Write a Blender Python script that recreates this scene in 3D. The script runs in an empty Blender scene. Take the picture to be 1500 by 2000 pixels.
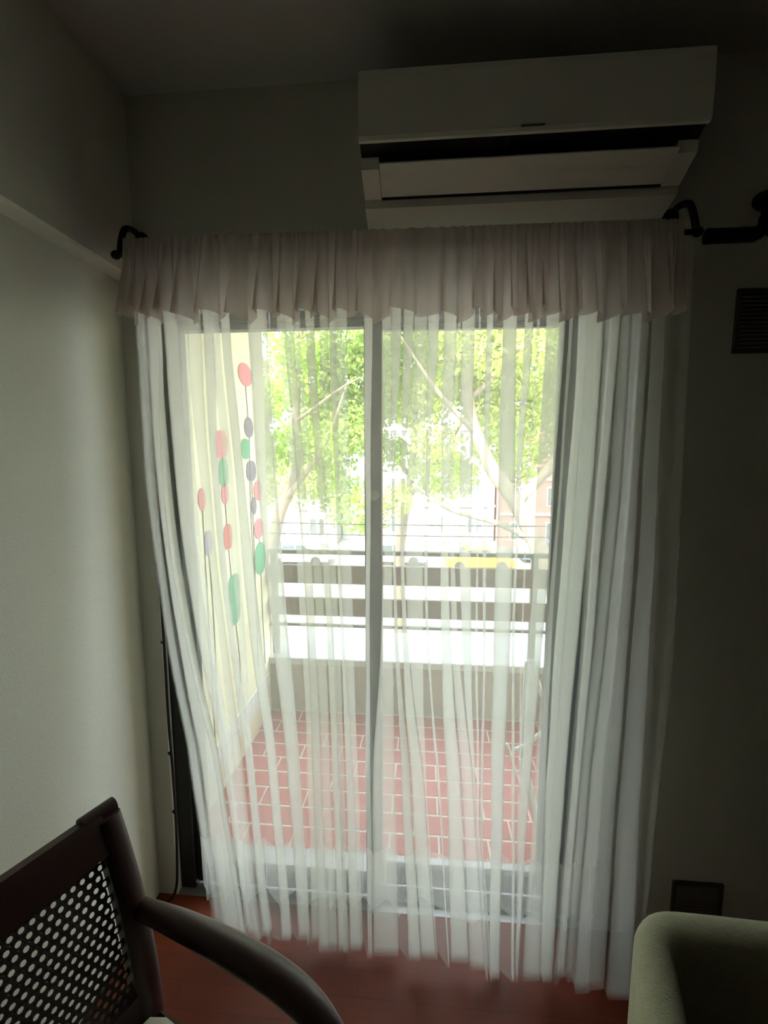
import bpy, math, random
import numpy as np
from mathutils import Vector, Matrix
random.seed(7)
rng = np.random.default_rng(7)
sc = bpy.context.scene
COL = sc.collection

# ------------------------------------------------------------------ camera
F_PX, W_PX = 880.0, 1500.0
cam_d = bpy.data.cameras.new('camera')
cam_d.sensor_fit = 'HORIZONTAL'
cam_d.sensor_width = 36.0
cam_d.lens = 36.0 * F_PX / W_PX
cam_d.clip_start = 0.02
cam_d.clip_end = 500
cam = bpy.data.objects.new('camera', cam_d)
COL.objects.link(cam)
YAW, PIT = math.atan(75 / 880.0), math.atan(107 / 880.0)
fw = Vector((-math.sin(YAW) * math.cos(PIT), math.cos(YAW) * math.cos(PIT), -math.sin(PIT)))
cam.location = (0, 0, 1.56)
cam.rotation_euler = fw.to_track_quat('-Z', 'Y').to_euler()
sc.camera = cam

# ------------------------------------------------------------------ light and exposure
sc.view_settings.view_transform = 'Standard'
sc.view_settings.look = 'None'
sc.view_settings.gamma = 1
sc.view_settings.use_curve_mapping = False
sc.view_settings.exposure = 3.42
world = bpy.data.worlds.new('sky')
sc.world = world
world.use_nodes = True
wn = world.node_tree.nodes
wl = world.node_tree.links
wn.clear()
wo = wn.new('ShaderNodeOutputWorld')
bg = wn.new('ShaderNodeBackground')
sky = wn.new('ShaderNodeTexSky')
sky.sky_type = 'NISHITA'
sky.sun_disc = False
sky.sun_elevation = math.radians(52)
sky.sun_rotation = math.radians(200)
sky.air_density = 1.0
sky.dust_density = 4.0
bg.inputs['Strength'].default_value = 0.42
haze = wn.new('ShaderNodeMix'); haze.data_type = 'RGBA'      # thin white haze over the blue sky
haze.inputs['Factor'].default_value = 0.65
haze.inputs['B'].default_value = (2.3, 2.3, 2.18, 1)
wl.new(sky.outputs[0], haze.inputs['A'])
wl.new(haze.outputs['Result'], bg.inputs[0])
wl.new(bg.outputs[0], wo.inputs[0])
sun_d = bpy.data.lights.new('sun', 'SUN')
sun_d.energy = 2.1
sun_d.angle = math.radians(0.6)
sun_d.color = (1.0, 0.96, 0.88)
sun = bpy.data.objects.new('sun', sun_d)
sun.rotation_euler = Vector((0.35, 0.75, -1.05)).to_track_quat('-Z', 'Y').to_euler()
sun.location = (-3, -6, 12)
COL.objects.link(sun)
por_d = bpy.data.lights.new('door_portal', 'AREA')
por_d.shape = 'RECTANGLE'
por_d.size, por_d.size_y = 1.40, 2.02
por_d.cycles.is_portal = True
por = bpy.data.objects.new('door_portal', por_d)
por.location = (-0.18, 1.56, 0.97)
por.rotation_euler = (math.radians(-90), 0, 0)
COL.objects.link(por)
sc.cycles.transparent_max_bounces = 32
sc.cycles.max_bounces = 10
sc.cycles.diffuse_bounces = 5
sc.cycles.transmission_bounces = 10

# ------------------------------------------------------------------ materials
MATS = {}
def mat(name, col, rough=0.7, metal=0.0, noise=0.0, nscale=20.0, bump=0.0, bscale=60.0, spec=0.4, stretch=None, col2=None):
    if name in MATS: return MATS[name]
    m = bpy.data.materials.new(name); m.use_nodes = True
    nt = m.node_tree; b = nt.nodes['Principled BSDF']
    b.inputs['Base Color'].default_value = (*col, 1)
    b.inputs['Roughness'].default_value = rough
    b.inputs['Metallic'].default_value = metal
    b.inputs['Specular IOR Level'].default_value = spec
    tc = nt.nodes.new('ShaderNodeTexCoord'); mp = nt.nodes.new('ShaderNodeMapping')
    nt.links.new(tc.outputs['Object'], mp.inputs['Vector'])
    if stretch: mp.inputs['Scale'].default_value = stretch
    if noise > 0:
        n = nt.nodes.new('ShaderNodeTexNoise'); n.inputs['Scale'].default_value = nscale; n.inputs['Detail'].default_value = 5
        r = nt.nodes.new('ShaderNodeMix'); r.data_type = 'RGBA'
        c2 = col2 or tuple(c * (1 - noise) for c in col)
        r.inputs['A'].default_value = (*col, 1); r.inputs['B'].default_value = (*c2, 1)
        nt.links.new(mp.outputs[0], n.inputs['Vector'])
        nt.links.new(n.outputs['Fac'], r.inputs['Factor'])
        nt.links.new(r.outputs['Result'], b.inputs['Base Color'])
    if bump > 0:
        n2 = nt.nodes.new('ShaderNodeTexNoise'); n2.inputs['Scale'].default_value = bscale; n2.inputs['Detail'].default_value = 4
        bm_ = nt.nodes.new('ShaderNodeBump'); bm_.inputs['Strength'].default_value = bump; bm_.inputs['Distance'].default_value = 0.004
        nt.links.new(mp.outputs[0], n2.inputs['Vector'])
        nt.links.new(n2.outputs['Fac'], bm_.inputs['Height'])
        nt.links.new(bm_.outputs[0], b.inputs['Normal'])
    MATS[name] = m
    return m

def cloth(name, col, opacity, transl=0.6, wscale=900):
    """sheer woven cloth: open weave (transparent) between threads that scatter and pass light"""
    m = bpy.data.materials.new(name); m.use_nodes = True
    nt = m.node_tree; nt.nodes.clear(); L = nt.links.new
    out = nt.nodes.new('ShaderNodeOutputMaterial')
    tr = nt.nodes.new('ShaderNodeBsdfTransparent')
    df = nt.nodes.new('ShaderNodeBsdfDiffuse'); tl = nt.nodes.new('ShaderNodeBsdfTranslucent')
    df.inputs[0].default_value = (*col, 1); tl.inputs[0].default_value = (*col, 1)
    m1 = nt.nodes.new('ShaderNodeMixShader'); m1.inputs[0].default_value = transl
    L(df.outputs[0], m1.inputs[1]); L(tl.outputs[0], m1.inputs[2])
    m2 = nt.nodes.new('ShaderNodeMixShader')
    tc = nt.nodes.new('ShaderNodeTexCoord')
    n = nt.nodes.new('ShaderNodeTexNoise'); n.inputs['Scale'].default_value = 6; n.inputs['Detail'].default_value = 6
    mp = nt.nodes.new('ShaderNodeMapping'); mp.inputs['Scale'].default_value = (3, 3, 0.5)
    mr = nt.nodes.new('ShaderNodeMapRange')
    mr.inputs['From Min'].default_value = 0.3; mr.inputs['From Max'].default_value = 0.7
    mr.inputs['To Min'].default_value = opacity * 0.88; mr.inputs['To Max'].default_value = min(1, opacity * 1.12)
    L(tc.outputs['Object'], mp.inputs[0]); L(mp.outputs[0], n.inputs['Vector']); L(n.outputs['Fac'], mr.inputs['Value'])
    L(mr.outputs[0], m2.inputs[0])
    L(tr.outputs[0], m2.inputs[1]); L(m1.outputs[0], m2.inputs[2]); L(m2.outputs[0], out.inputs[0])
    return m

def glass_mat():
    m = bpy.data.materials.new('pane_glass'); m.use_nodes = True
    nt = m.node_tree; nt.nodes.clear(); L = nt.links.new
    out = nt.nodes.new('ShaderNodeOutputMaterial')
    tr = nt.nodes.new('ShaderNodeBsdfTransparent'); tr.inputs[0].default_value = (0.93, 0.96, 0.94, 1)
    gl = nt.nodes.new('ShaderNodeBsdfGlossy'); gl.inputs['Roughness'].default_value = 0.02
    mx = nt.nodes.new('ShaderNodeMixShader'); mx.inputs[0].default_value = 0.07
    L(tr.outputs[0], mx.inputs[1]); L(gl.outputs[0], mx.inputs[2]); L(mx.outputs[0], out.inputs[0])
    return m

def leaf_mat(name, c1, c2):
    m = bpy.data.materials.new(name); m.use_nodes = True
    nt = m.node_tree; nt.nodes.clear(); L = nt.links.new
    out = nt.nodes.new('ShaderNodeOutputMaterial')
    df = nt.nodes.new('ShaderNodeBsdfDiffuse'); tl = nt.nodes.new('ShaderNodeBsdfTranslucent')
    tc = nt.nodes.new('ShaderNodeTexCoord'); n = nt.nodes.new('ShaderNodeTexNoise'); n.inputs['Scale'].default_value = 1.7
    n.inputs['Detail'].default_value = 4
    mx = nt.nodes.new('ShaderNodeMix'); mx.data_type = 'RGBA'
    mx.inputs['A'].default_value = (*c1, 1); mx.inputs['B'].default_value = (*c2, 1)
    L(tc.outputs['Object'], n.inputs['Vector']); L(n.outputs['Fac'], mx.inputs['Factor'])
    L(mx.outputs['Result'], df.inputs[0]); L(mx.outputs['Result'], tl.inputs[0])
    ms = nt.nodes.new('ShaderNodeMixShader'); ms.inputs[0].default_value = 0.45
    L(df.outputs[0], ms.inputs[1]); L(tl.outputs[0], ms.inputs[2]); L(ms.outputs[0], out.inputs[0])
    return m

PAINT = mat('wall_paint', (0.68, 0.67, 0.58), 0.85, noise=0.06, nscale=3, bump=0.25, bscale=180)
CEILP = mat('ceiling_paint', (0.56, 0.55, 0.52), 0.9, noise=0.05, nscale=4, bump=0.2, bscale=150)
DARKFR = mat('bronze_aluminium', (0.030, 0.028, 0.024), 0.45, 0.3)
ALU = mat('sill_aluminium', (0.28, 0.28, 0.28), 0.4, 0.6)
GLASS = glass_mat()
SHEER = cloth('sheer_voile', (0.95, 0.955, 0.93), 0.18, 0.72)
SHEER2 = cloth('sheer_voile_lining', (0.95, 0.95, 0.93), 0.09, 0.66)
HEM = cloth('voile_hem', (0.95, 0.95, 0.93), 0.28, 0.6)
VAL = cloth('valance_cloth', (0.66, 0.57, 0.53), 0.70, 0.52)
BLACKM = mat('black_iron', (0.006, 0.006, 0.007), 0.45, 0.5)
ACW = mat('ac_white_plastic', (0.84, 0.82, 0.72), 0.45)
ACD = mat('ac_dark_outlet', (0.004, 0.004, 0.004), 0.6)
WOODD = mat('dark_stained_wood', (0.050, 0.014, 0.010), 0.38, noise=0.6, nscale=8, stretch=(1, 1, 0.15), spec=0.5)
CANE = mat('woven_cane', (0.055, 0.035, 0.022), 0.6)
SEATF = mat('seat_fabric', (0.42, 0.37, 0.30), 0.95, noise=0.25, nscale=90, bump=0.5, bscale=400)
OLIVE = mat('olive_upholstery', (0.50, 0.48, 0.34), 0.95, noise=0.25, nscale=60, bump=0.6, bscale=300)
TILER = mat('red_floor_tile', (0.50, 0.145, 0.13), 0.45, noise=0.2, nscale=9)
GROUT = mat('pale_grout', (0.66, 0.60, 0.56), 0.9)
CREAM = mat('cream_render', (0.86, 0.83, 0.60), 0.9, noise=0.06, nscale=3, bump=0.2)
WTILE = mat('white_tile', (0.85, 0.87, 0.86), 0.3)
PARA = mat('parapet_render', (0.50, 0.45, 0.38), 0.9, noise=0.15, nscale=6, bump=0.3)
COPE = mat('coping_white', (0.66, 0.67, 0.68), 0.7, noise=0.06, nscale=15)
BOARD = mat('brown_rail_board', (0.22, 0.135, 0.10), 0.6, noise=0.3, nscale=6, stretch=(0.1, 1, 1))
RAILM = mat('grey_painted_steel', (0.16, 0.16, 0.14), 0.5, 0.2)
WTUBE = mat('white_enamel_tube', (0.86, 0.86, 0.87), 0.35)

def floor_wood():
    m = bpy.data.materials.new('red_brown_parquet'); m.use_nodes = True
    nt = m.node_tree; b = nt.nodes['Principled BSDF']; L = nt.links.new
    tc = nt.nodes.new('ShaderNodeTexCoord')
    br = nt.nodes.new('ShaderNodeTexBrick'); br.inputs['Scale'].default_value = 1.0
    br.inputs['Brick Width'].default_value = 0.35; br.inputs['Row Height'].default_value = 0.07
    br.inputs['Mortar Size'].default_value = 0.0012
    br.inputs['Color1'].default_value = (0.19, 0.036, 0.012, 1); br.inputs['Color2'].default_value = (0.17, 0.031, 0.011, 1)
    br.inputs['Mortar'].default_value = (0.13, 0.025, 0.010, 1)
    n = nt.nodes.new('ShaderNodeTexNoise'); n.inputs['Scale'].default_value = 30
    mp = nt.nodes.new('ShaderNodeMapping'); mp.inputs['Scale'].default_value = (0.2, 2, 1)
    L(tc.outputs['Object'], br.inputs['Vector']); L(tc.outputs['Object'], mp.inputs[0]); L(mp.outputs[0], n.inputs['Vector'])
    mx = nt.nodes.new('ShaderNodeMix'); mx.data_type = 'RGBA'; mx.blend_type = 'MULTIPLY'; mx.inputs['Factor'].default_value = 0.35
    L(br.outputs['Color'], mx.inputs['A']); L(n.outputs['Color'], mx.inputs['B']); L(mx.outputs['Result'], b.inputs['Base Color'])
    b.inputs['Roughness'].default_value = 0.45
    b.inputs['Specular IOR Level'].default_value = 0.25
    return m
PARQ = floor_wood()

# ------------------------------------------------------------------ mesh helpers
class MB:
    def __init__(s): s.v = []; s.f = []
    def add(s, vs, fs):
        k = len(s.v); s.v += [tuple(p) for p in vs]; s.f += [tuple(i + k for i in f) for f in fs]; return s
    def box(s, x0, x1, y0, y1, z0, z1):
        return s.add([(x0,y0,z0),(x1,y0,z0),(x1,y1,z0),(x0,y1,z0),(x0,y0,z1),(x1,y0,z1),(x1,y1,z1),(x0,y1,z1)],
                     [(3,2,1,0),(4,5,6,7),(0,1,5,4),(1,2,6,5),(2,3,7,6),(3,0,4,7)])
    def bbox(s, x0, x1, y0, y1, z0, z1, r=0.004):
        """box with chamfered edges"""
        xs, ys, zs = (x0, x1), (y0, y1), (z0, z1)
        pts = []
        for ix in (0, 1):
            for iy in (0, 1):
                for iz in (0, 1):
                    sx, sy, sz = (1, -1)[ix], (1, -1)[iy], (1, -1)[iz]
                    x, y, z = xs[ix], ys[iy], zs[iz]
                    pts += [(x, y + sy*r, z + sz*r), (x + sx*r, y, z + sz*r), (x + sx*r, y + sy*r, z)]
        import bmesh
        bm = bmesh.new()
        for p in pts: bm.verts.new(p)
        bmesh.ops.convex_hull(bm, input=bm.verts)
        bm.verts.ensure_lookup_table(); bm.verts.index_update()
        vs = [v.co[:] for v in bm.verts]; fs = [[v.index for v in f.verts] for f in bm.faces]
        bm.free()
        return s.add(vs, fs)
    def tube(s, pts, r, n=10, caps=True, flat=1.0):
        pts = [Vector(p) for p in pts]
        rs = r if isinstance(r, (list, tuple)) else [r] * len(pts)
        k0 = len(s.v); up = Vector((0, 0, 1)); prev = None
        for i, p in enumerate(pts):
            d = (pts[min(i+1, len(pts)-1)] - pts[max(i-1, 0)]).normalized()
            a = prev if prev is not None else (up.cross(d) if abs(d.z) < 0.95 else Vector((1, 0, 0)).cross(d))
            a = (a - d * a.dot(d)).normalized(); prev = a
            b = d.cross(a)
            for j in range(n):
                t = 2 * math.pi * j / n
                s.v.append(tuple(p + a * math.cos(t) * rs[i] + b * math.sin(t) * rs[i] * flat))
        for i in range(len(pts) - 1):
            for j in range(n):
                s.f.append((k0+i*n+j, k0+i*n+(j+1) % n, k0+(i+1)*n+(j+1) % n, k0+(i+1)*n+j))
        if caps:
            s.f.append(tuple(k0 + j for j in range(n))[::-1])
            s.f.append(tuple(k0 + (len(pts)-1)*n + j for j in range(n)))
        return s
    def prism(s, poly, axis, a0, a1):
        """extrude a 2D polygon along an axis (0=x: poly is (y,z); 1=y: (x,z); 2=z: (x,y))"""
        def P(u, v, w):
            return ((w, u, v), (u, w, v), (u, v, w))[axis]
        n = len(poly)
        vs = [P(u, v, a0) for u, v in poly] + [P(u, v, a1) for u, v in poly]
        fs = [tuple(range(n))[::-1], tuple(range(n, 2*n))] + [(i, (i+1) % n, n+(i+1) % n, n+i) for i in range(n)]
        return s.add(vs, fs)
    def ball(s, c, r, nu=14, nv=8):
        rx, ry, rz = r if isinstance(r, (tuple, list)) else (r, r, r)
        vs = [(c[0], c[1], c[2]+rz)]
        for i in range(1, nv):
            th = math.pi * i / nv
            for j in range(nu):
                ph = 2*math.pi*j/nu
                vs.append((c[0]+rx*math.sin(th)*math.cos(ph), c[1]+ry*math.sin(th)*math.sin(ph), c[2]+rz*math.cos(th)))
        vs.append((c[0], c[1], c[2]-rz))
        fs = [(0, 1+j, 1+(j+1) % nu) for j in range(nu)]
        for i in range(nv-2):
            for j in range(nu):
                a = 1+i*nu; b = a+nu
                fs.append((a+j, b+j, b+(j+1) % nu, a+(j+1) % nu))
        l = len(vs)-1; a = 1+(nv-2)*nu
        fs += [(a+j, l, a+(j+1) % nu) for j in range(nu)]
        return s.add(vs, fs)
    def build(s, name, m, parent=None, smooth=False, xf=None):
        me = bpy.data.meshes.new(name)
        me.from_pydata(s.v, [], s.f); me.update()
        if xf is not None: me.transform(xf)
        import bmesh
        bm = bmesh.new(); bm.from_mesh(me); bmesh.ops.recalc_face_normals(bm, faces=bm.faces); bm.to_mesh(me); bm.free()
        if smooth:
            me.shade_smooth()
            if smooth != 'all': me.set_sharp_from_angle(angle=math.radians(40))
        me.materials.append(m)
        o = bpy.data.objects.new(name, me); COL.objects.link(o)
        if parent is not None: o.parent = parent
        return o

def smooth_path(pts, k=6):
    P = [Vector(p) for p in pts]; P = [2*P[0]-P[1]] + P + [2*P[-1]-P[-2]]; out = []
    for i in range(1, len(P)-2):
        for j in range(k):
            t = j / k; a, b, c, d = P[i-1], P[i], P[i+1], P[i+2]
            out.append(0.5*((2*b)+(c-a)*t+(2*a-5*b+4*c-d)*t*t+(3*b-a-3*c+d)*t**3))
    out.append(P[-2]); return out

def tag(o, label=None, cat=None, group=None, kind=None):
    if label: o['label'] = label
    if cat: o['category'] = cat
    if group: o['group'] = group
    if kind: o['kind'] = kind
    return o
def empty(name, loc=(0, 0, 0), rz=0.0):
    o = bpy.data.objects.new(name, None); o.location = loc; o.rotation_euler = (0, 0, rz)
    o.empty_display_size = 0.1; COL.objects.link(o); return o
def struct(o): o['kind'] = 'structure'; return o
def copy_tree(o, parent=None):
    c = o.copy(); COL.objects.link(c); c.parent = parent
    for ch in [x for x in bpy.data.objects if x.parent == o]: copy_tree(ch, c)
    return c

# ================================================================== ROOM SHELL
XL, XB, YW, YO, ZC = -0.93, -0.875, 1.374, 1.56, 2.60     # left wall, beam face, window wall inner/outer face, ceiling
XR, YR = 3.3, -3.4
OX0, OX1, OZ = -0.862, 0.50, 2.0                          # door opening
struct(MB().box(XL-0.2, XR+0.2, YR-0.2, YW, -0.12, 0).build('floor', PARQ))
struct(MB().box(XL-0.2, XR+0.2, YR-0.2, YO, ZC, ZC+0.25).build('ceiling', CEILP))
struct(MB().box(XL-0.2, XL, YR-0.2, YO, 0, ZC).build('wall_left', PAINT))
struct(MB().box(XR, XR+0.2, YR-0.2, YO, 0, ZC).build('wall_right', PAINT))
struct(MB().box(XL, XR, YR-0.2, YR, 0, ZC).build('wall_rear', mat('rear_wall_paint', (0.30, 0.28, 0.23), 0.9, noise=0.1, nscale=3)))
wb = MB()
wb.box(XL, OX0, YW, YO, -0.12, ZC); wb.box(OX1, XR, YW, YO, -0.12, ZC); wb.box(OX0, OX1, YW, YO, OZ, ZC)
struct(wb.build('wall_back', PAINT))
# the beam above the left wall, five centimetres proud of it, eased lower edge
bp = [(XL, ZC), (XL, 2.093), (XB-0.006, 2.093), (XB, 2.099), (XB, ZC)]
struct(MB().prism(bp, 1, YR, YW).build('trim_1', PAINT))

# ================================================================== BALCONY DOOR
door = struct(empty('door_1', (0, 0, 0)))
fr = MB()
fr.bbox(OX0, OX0+0.055, 1.40, 1.53, 0.0, OZ); fr.bbox(OX1-0.05, OX1, 1.40, 1.53, 0.0, OZ)
fr.bbox(OX0, OX1, 1.40, 1.53, OZ-0.025, OZ)
fr.build('door_frame', DARKFR, door)
sl = MB().box(OX0, OX1, 1.374, 1.60, -0.12, 0.0)
for y in (1.405, 1.455, 1.50): sl.bbox(OX0+0.056, OX1-0.051, y, y+0.006, 0.0, 0.012, 0.001)
sl.build('door_sill', ALU, door)
def leaf(x0, x1, y, sw_l, sw_r):
    m = MB(); t = 0.028
    m.bbox(x0, x0+sw_l, y, y+t, 0.014, OZ-0.027); m.bbox(x1-sw_r, x1, y, y+t, 0.014, OZ-0.027)
    m.bbox(x0+sw_l, x1-sw_r, y, y+t, 0.014, 0.085); m.bbox(x0+sw_l, x1-sw_r, y, y+t, OZ-0.045, OZ-0.027)
    l = m.build('sliding_leaf', DARKFR, door)
    MB().box(x0+sw_l-0.005, x1-sw_r+0.005, y+0.011, y+0.016, 0.08, OZ-0.04).build('glass_pane', GLASS, l)
    return l
la = leaf(OX0+0.056, -0.128, 1.415, 0.040, 0.055)
lb = leaf(-0.185, OX1-0.051, 1.462, 0.055, 0.035)
MB().tube([(-0.152, 1.413, 1.44), (-0.152, 1.404, 1.44)], 0.016, 16).build('lock_knob', mat('brass_lock', (0.35, 0.24, 0.12), 0.4, 0.7), la, True)

# ================================================================== BALCONY
ZB, YP, XBL, XBR = 0.0, 2.575, -0.925, 1.6      # balcony floor, parapet inner face, painted side wall
bf = struct(MB().box(XBL-0.2, XBR+0.2, YO, YP+0.5, -0.14, ZB-0.0015).build('floor_balcony', GROUT))
bf.name = 'floor_balcony'
TP = (YP-1.602)/9
tile_me = None
ny = int((YP-1.605)/TP)
jj = 0
y = YP - TP
while y > 1.595:
    x = XBL + 0.004 + (0.5*TP*(jj % 2)) * 0.0
    while x < 1.45:
        if tile_me is None:
            t = MB().bbox(0, 0.195, 0, TP-0.008, -0.012, 0.0, 0.002).build('floor_tile', TILER, bf); tile_me = t.data
        else:
            t = bpy.data.objects.new('floor_tile', tile_me); COL.objects.link(t); t.parent = bf
        t.location = (x + (0.0 if jj % 2 else 0.1005) - 0.1, y, ZB + random.uniform(-0.0008, 0.0008))
        x += 0.201
    y -= TP; jj += 1
pw = struct(MB().box(XBL, XBR, YP, YP+0.42, -0.14, 0.30).build('wall_parapet', PARA))
MB().bbox(XBL, XBR, YP-0.012, YP+0.44, 0.30, 0.345, 0.005).build('coping', COPE, pw)
sw = struct(MB().box(XBL-0.2, XBL, YO, YP+0.04, -0.14, 2.44).build('wall_balcony_left', CREAM))
struct(MB().box(XBR, XBR+0.2, YO, YP+0.44, -0.14, 2.44).build('wall_balcony_right', CREAM))
struct(MB().box(XBL-0.5, XBR+0.5, YO, YP+0.50, 2.44, 2.62).build('ceiling_balcony', mat('soffit_white', (0.75, 0.74, 0.70), 0.9)))
# white wall tiles along the foot of the painted wall, their joints open
wt_me = None
y = 1.575
while y < YP - 0.04:
    for r_ in range(2):
        if wt_me is None:
            t = MB().bbox(0, 0.008, 0, 0.058, 0, 0.058, 0.0015).build('wall_tile', WTILE, sw); wt_me = t.data
        else:
            t = bpy.data.objects.new('wall_tile', wt_me); COL.objects.link(t); t.parent = sw
        t.location = (XBL, y, 0.135 + 0.061*r_)
    y += 0.061
# painted flowers on the wall: flat discs on hanging stems
mural = tag(empty('painted_flower_mural', (XBL+0.0016, 2.2, 0.3)), 'red, grey and green oval flowers on thin stems painted on the cream balcony side wall', 'mural')
PK = mat('paint_pink_red', (0.72, 0.22, 0.25), 0.8, noise=0.15, nscale=60)
RD = mat('paint_red', (0.62, 0.13, 0.11), 0.8, noise=0.15, nscale=60)
GY = mat('paint_plum_grey', (0.20, 0.17, 0.22), 0.8, noise=0.2, nscale=60)
GN = mat('paint_green', (0.10, 0.36, 0.19), 0.8, noise=0.1, nscale=60)
LV = mat('paint_lavender', (0.38, 0.35, 0.48), 0.8)
ST = mat('paint_stem_brown', (0.14, 0.11, 0.07), 0.8)
def dot(y, z, ry, rz, m, sq=2.0):
    n = 28; poly = []
    for i in range(n):
        t = 2*math.pi*i/n; c, s_ = math.cos(t), math.sin(t)
        poly.append((y-2.2+ry*math.copysign(abs(c)**(2/sq), c), z-0.3+rz*math.copysign(abs(s_)**(2/sq), s_)))
    MB().prism(poly, 0, 0.0, 0.0015).build('flower', m, mural)
for a in [(2.341,1.986,.092,.058,PK,2),(2.364,1.717,.062,.054,GY,2),(2.310,1.603,.056,.053,GN,3),(2.377,1.486,.067,.055,GY,2.6),
          (2.465,1.374,.064,.057,PK,2),(2.021,1.618,.065,.065,PK,2.6),(2.035,1.491,.048,.064,GN,3),(2.46,1.158,.073,.058,PK,2),
          (2.468,.984,.091,.094,GN,2),(2.054,1.183,.045,.061,RD,3),(2.099,.86,.062,.127,GN,4),(1.855,1.191,.033,.055,LV,2.6),
          (1.816,1.385,.031,.047,PK,2),(2.041,1.388,.039,.048,PK,2),(2.396,1.294,.038,.05,GY,2)]:
    dot(a[0], a[1], *a[2:])
for pts in [[(2.34,1.93),(2.355,1.77)],[(2.364,1.67),(2.35,1.2),(2.40,.60),(2.45,.34)],[(2.468,.89),(2.475,.6),(2.49,.34)],[(2.46,1.10),(2.464,1.07)],
            [(2.021,1.56),(2.045,1.24)],[(2.054,1.12),(2.07,.98)],[(2.10,.74),(2.13,.5),(2.10,.30)],[(1.855,1.14),(1.87,.8),(1.86,.30)],[(1.816,1.34),(1.83,.3)],[(2.377,1.43),(2.38,.34)]]:
    sm = smooth_path([(0.0008, p[0]-2.2, p[1]-0.3) for p in pts], 5)
    MB().tube(sm, 0.0020, 5).build('stem', ST, mural)

# railing
rl = tag(empty('balcony_railing', (0, YP+0.03, 0.345)), 'grey steel balcony railing with two wide brown boards above the white coping', 'railing')
zr = 0.345
MB().bbox(XBL, XBR, -0.02, 0.02, 0.985-zr, 1.010-zr).build('top_rail', RAILM, rl)
for z in (0.805, 0.605): MB().bbox(XBL, XBR, -0.012, 0.010, z-zr, z+0.112-zr, 0.003).build('rail_board', BOARD, rl)
MB().bbox(XBL, XBR, -0.012, 0.012, 0.535-zr, 0.552-zr).build('lower_rail', RAILM, rl)
for x in (-0.90, 0.655, 1.45): MB().bbox(x-0.02, x+0.02, 0.012, 0.045, 0, 0.985-zr).build('post', RAILM, rl)

# white tubular folding airer leaning at the right
ar = tag(empty('folding_airer', (0.48, 1.85, 0)), 'white tubular folding airer leaning at the right of the balcony', 'airer')
def tb(pts, r, name, k=6, flat=1.0):
    MB().tube(smooth_path([(p[0]-0.48, p[1]-1.85, p[2]) for p in pts], k), r, 10, True, flat).build(name, WTUBE, ar, 'all')
tb([(0.43,1.80,0.305),(0.431,1.80,0.5),(0.431,1.80,0.70),(0.437,1.80,0.727),(0.452,1.80,0.731),(0.462,1.80,0.715)], 0.009, 'hoop_tube')
tb([(0.455,1.80,0.722),(0.49,1.80,0.62),(0.528,1.80,0.515)], 0.018, 'slanted_bar', 4, 0.45)
tb([(0.524,1.795,0.525),(0.54,1.795,0.49),(0.545,1.79,0.47),(0.546,1.79,0.25),(0.549,1.80,0.012)], 0.009, 'rear_leg')
tb([(0.43,1.80,0.305),(0.435,1.79,0.28),(0.47,1.78,0.14),(0.503,1.77,0.020)], 0.017, 'front_leg', 6, 0.45)
tb([(0.395,1.79,0.345),(0.44,1.785,0.375),(0.505,1.79,0.43)], 0.009, 'cross_strut')
tb([(0.452,1.84,0.70),(0.50,1.84,0.585),(0.545,1.84,0.48)], 0.006, 'back_tube')
tb([(0.385,1.90,0.30),(0.43,1.90,0.16),(0.455,1.90,0.09),(0.475,1.90,0.012)], 0.006, 'side_tube')
tb([(0.445,1.805,0.70),(0.446,1.805,0.55),(0.447,1.81,0.50)], 0.0035, 'hook')

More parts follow.
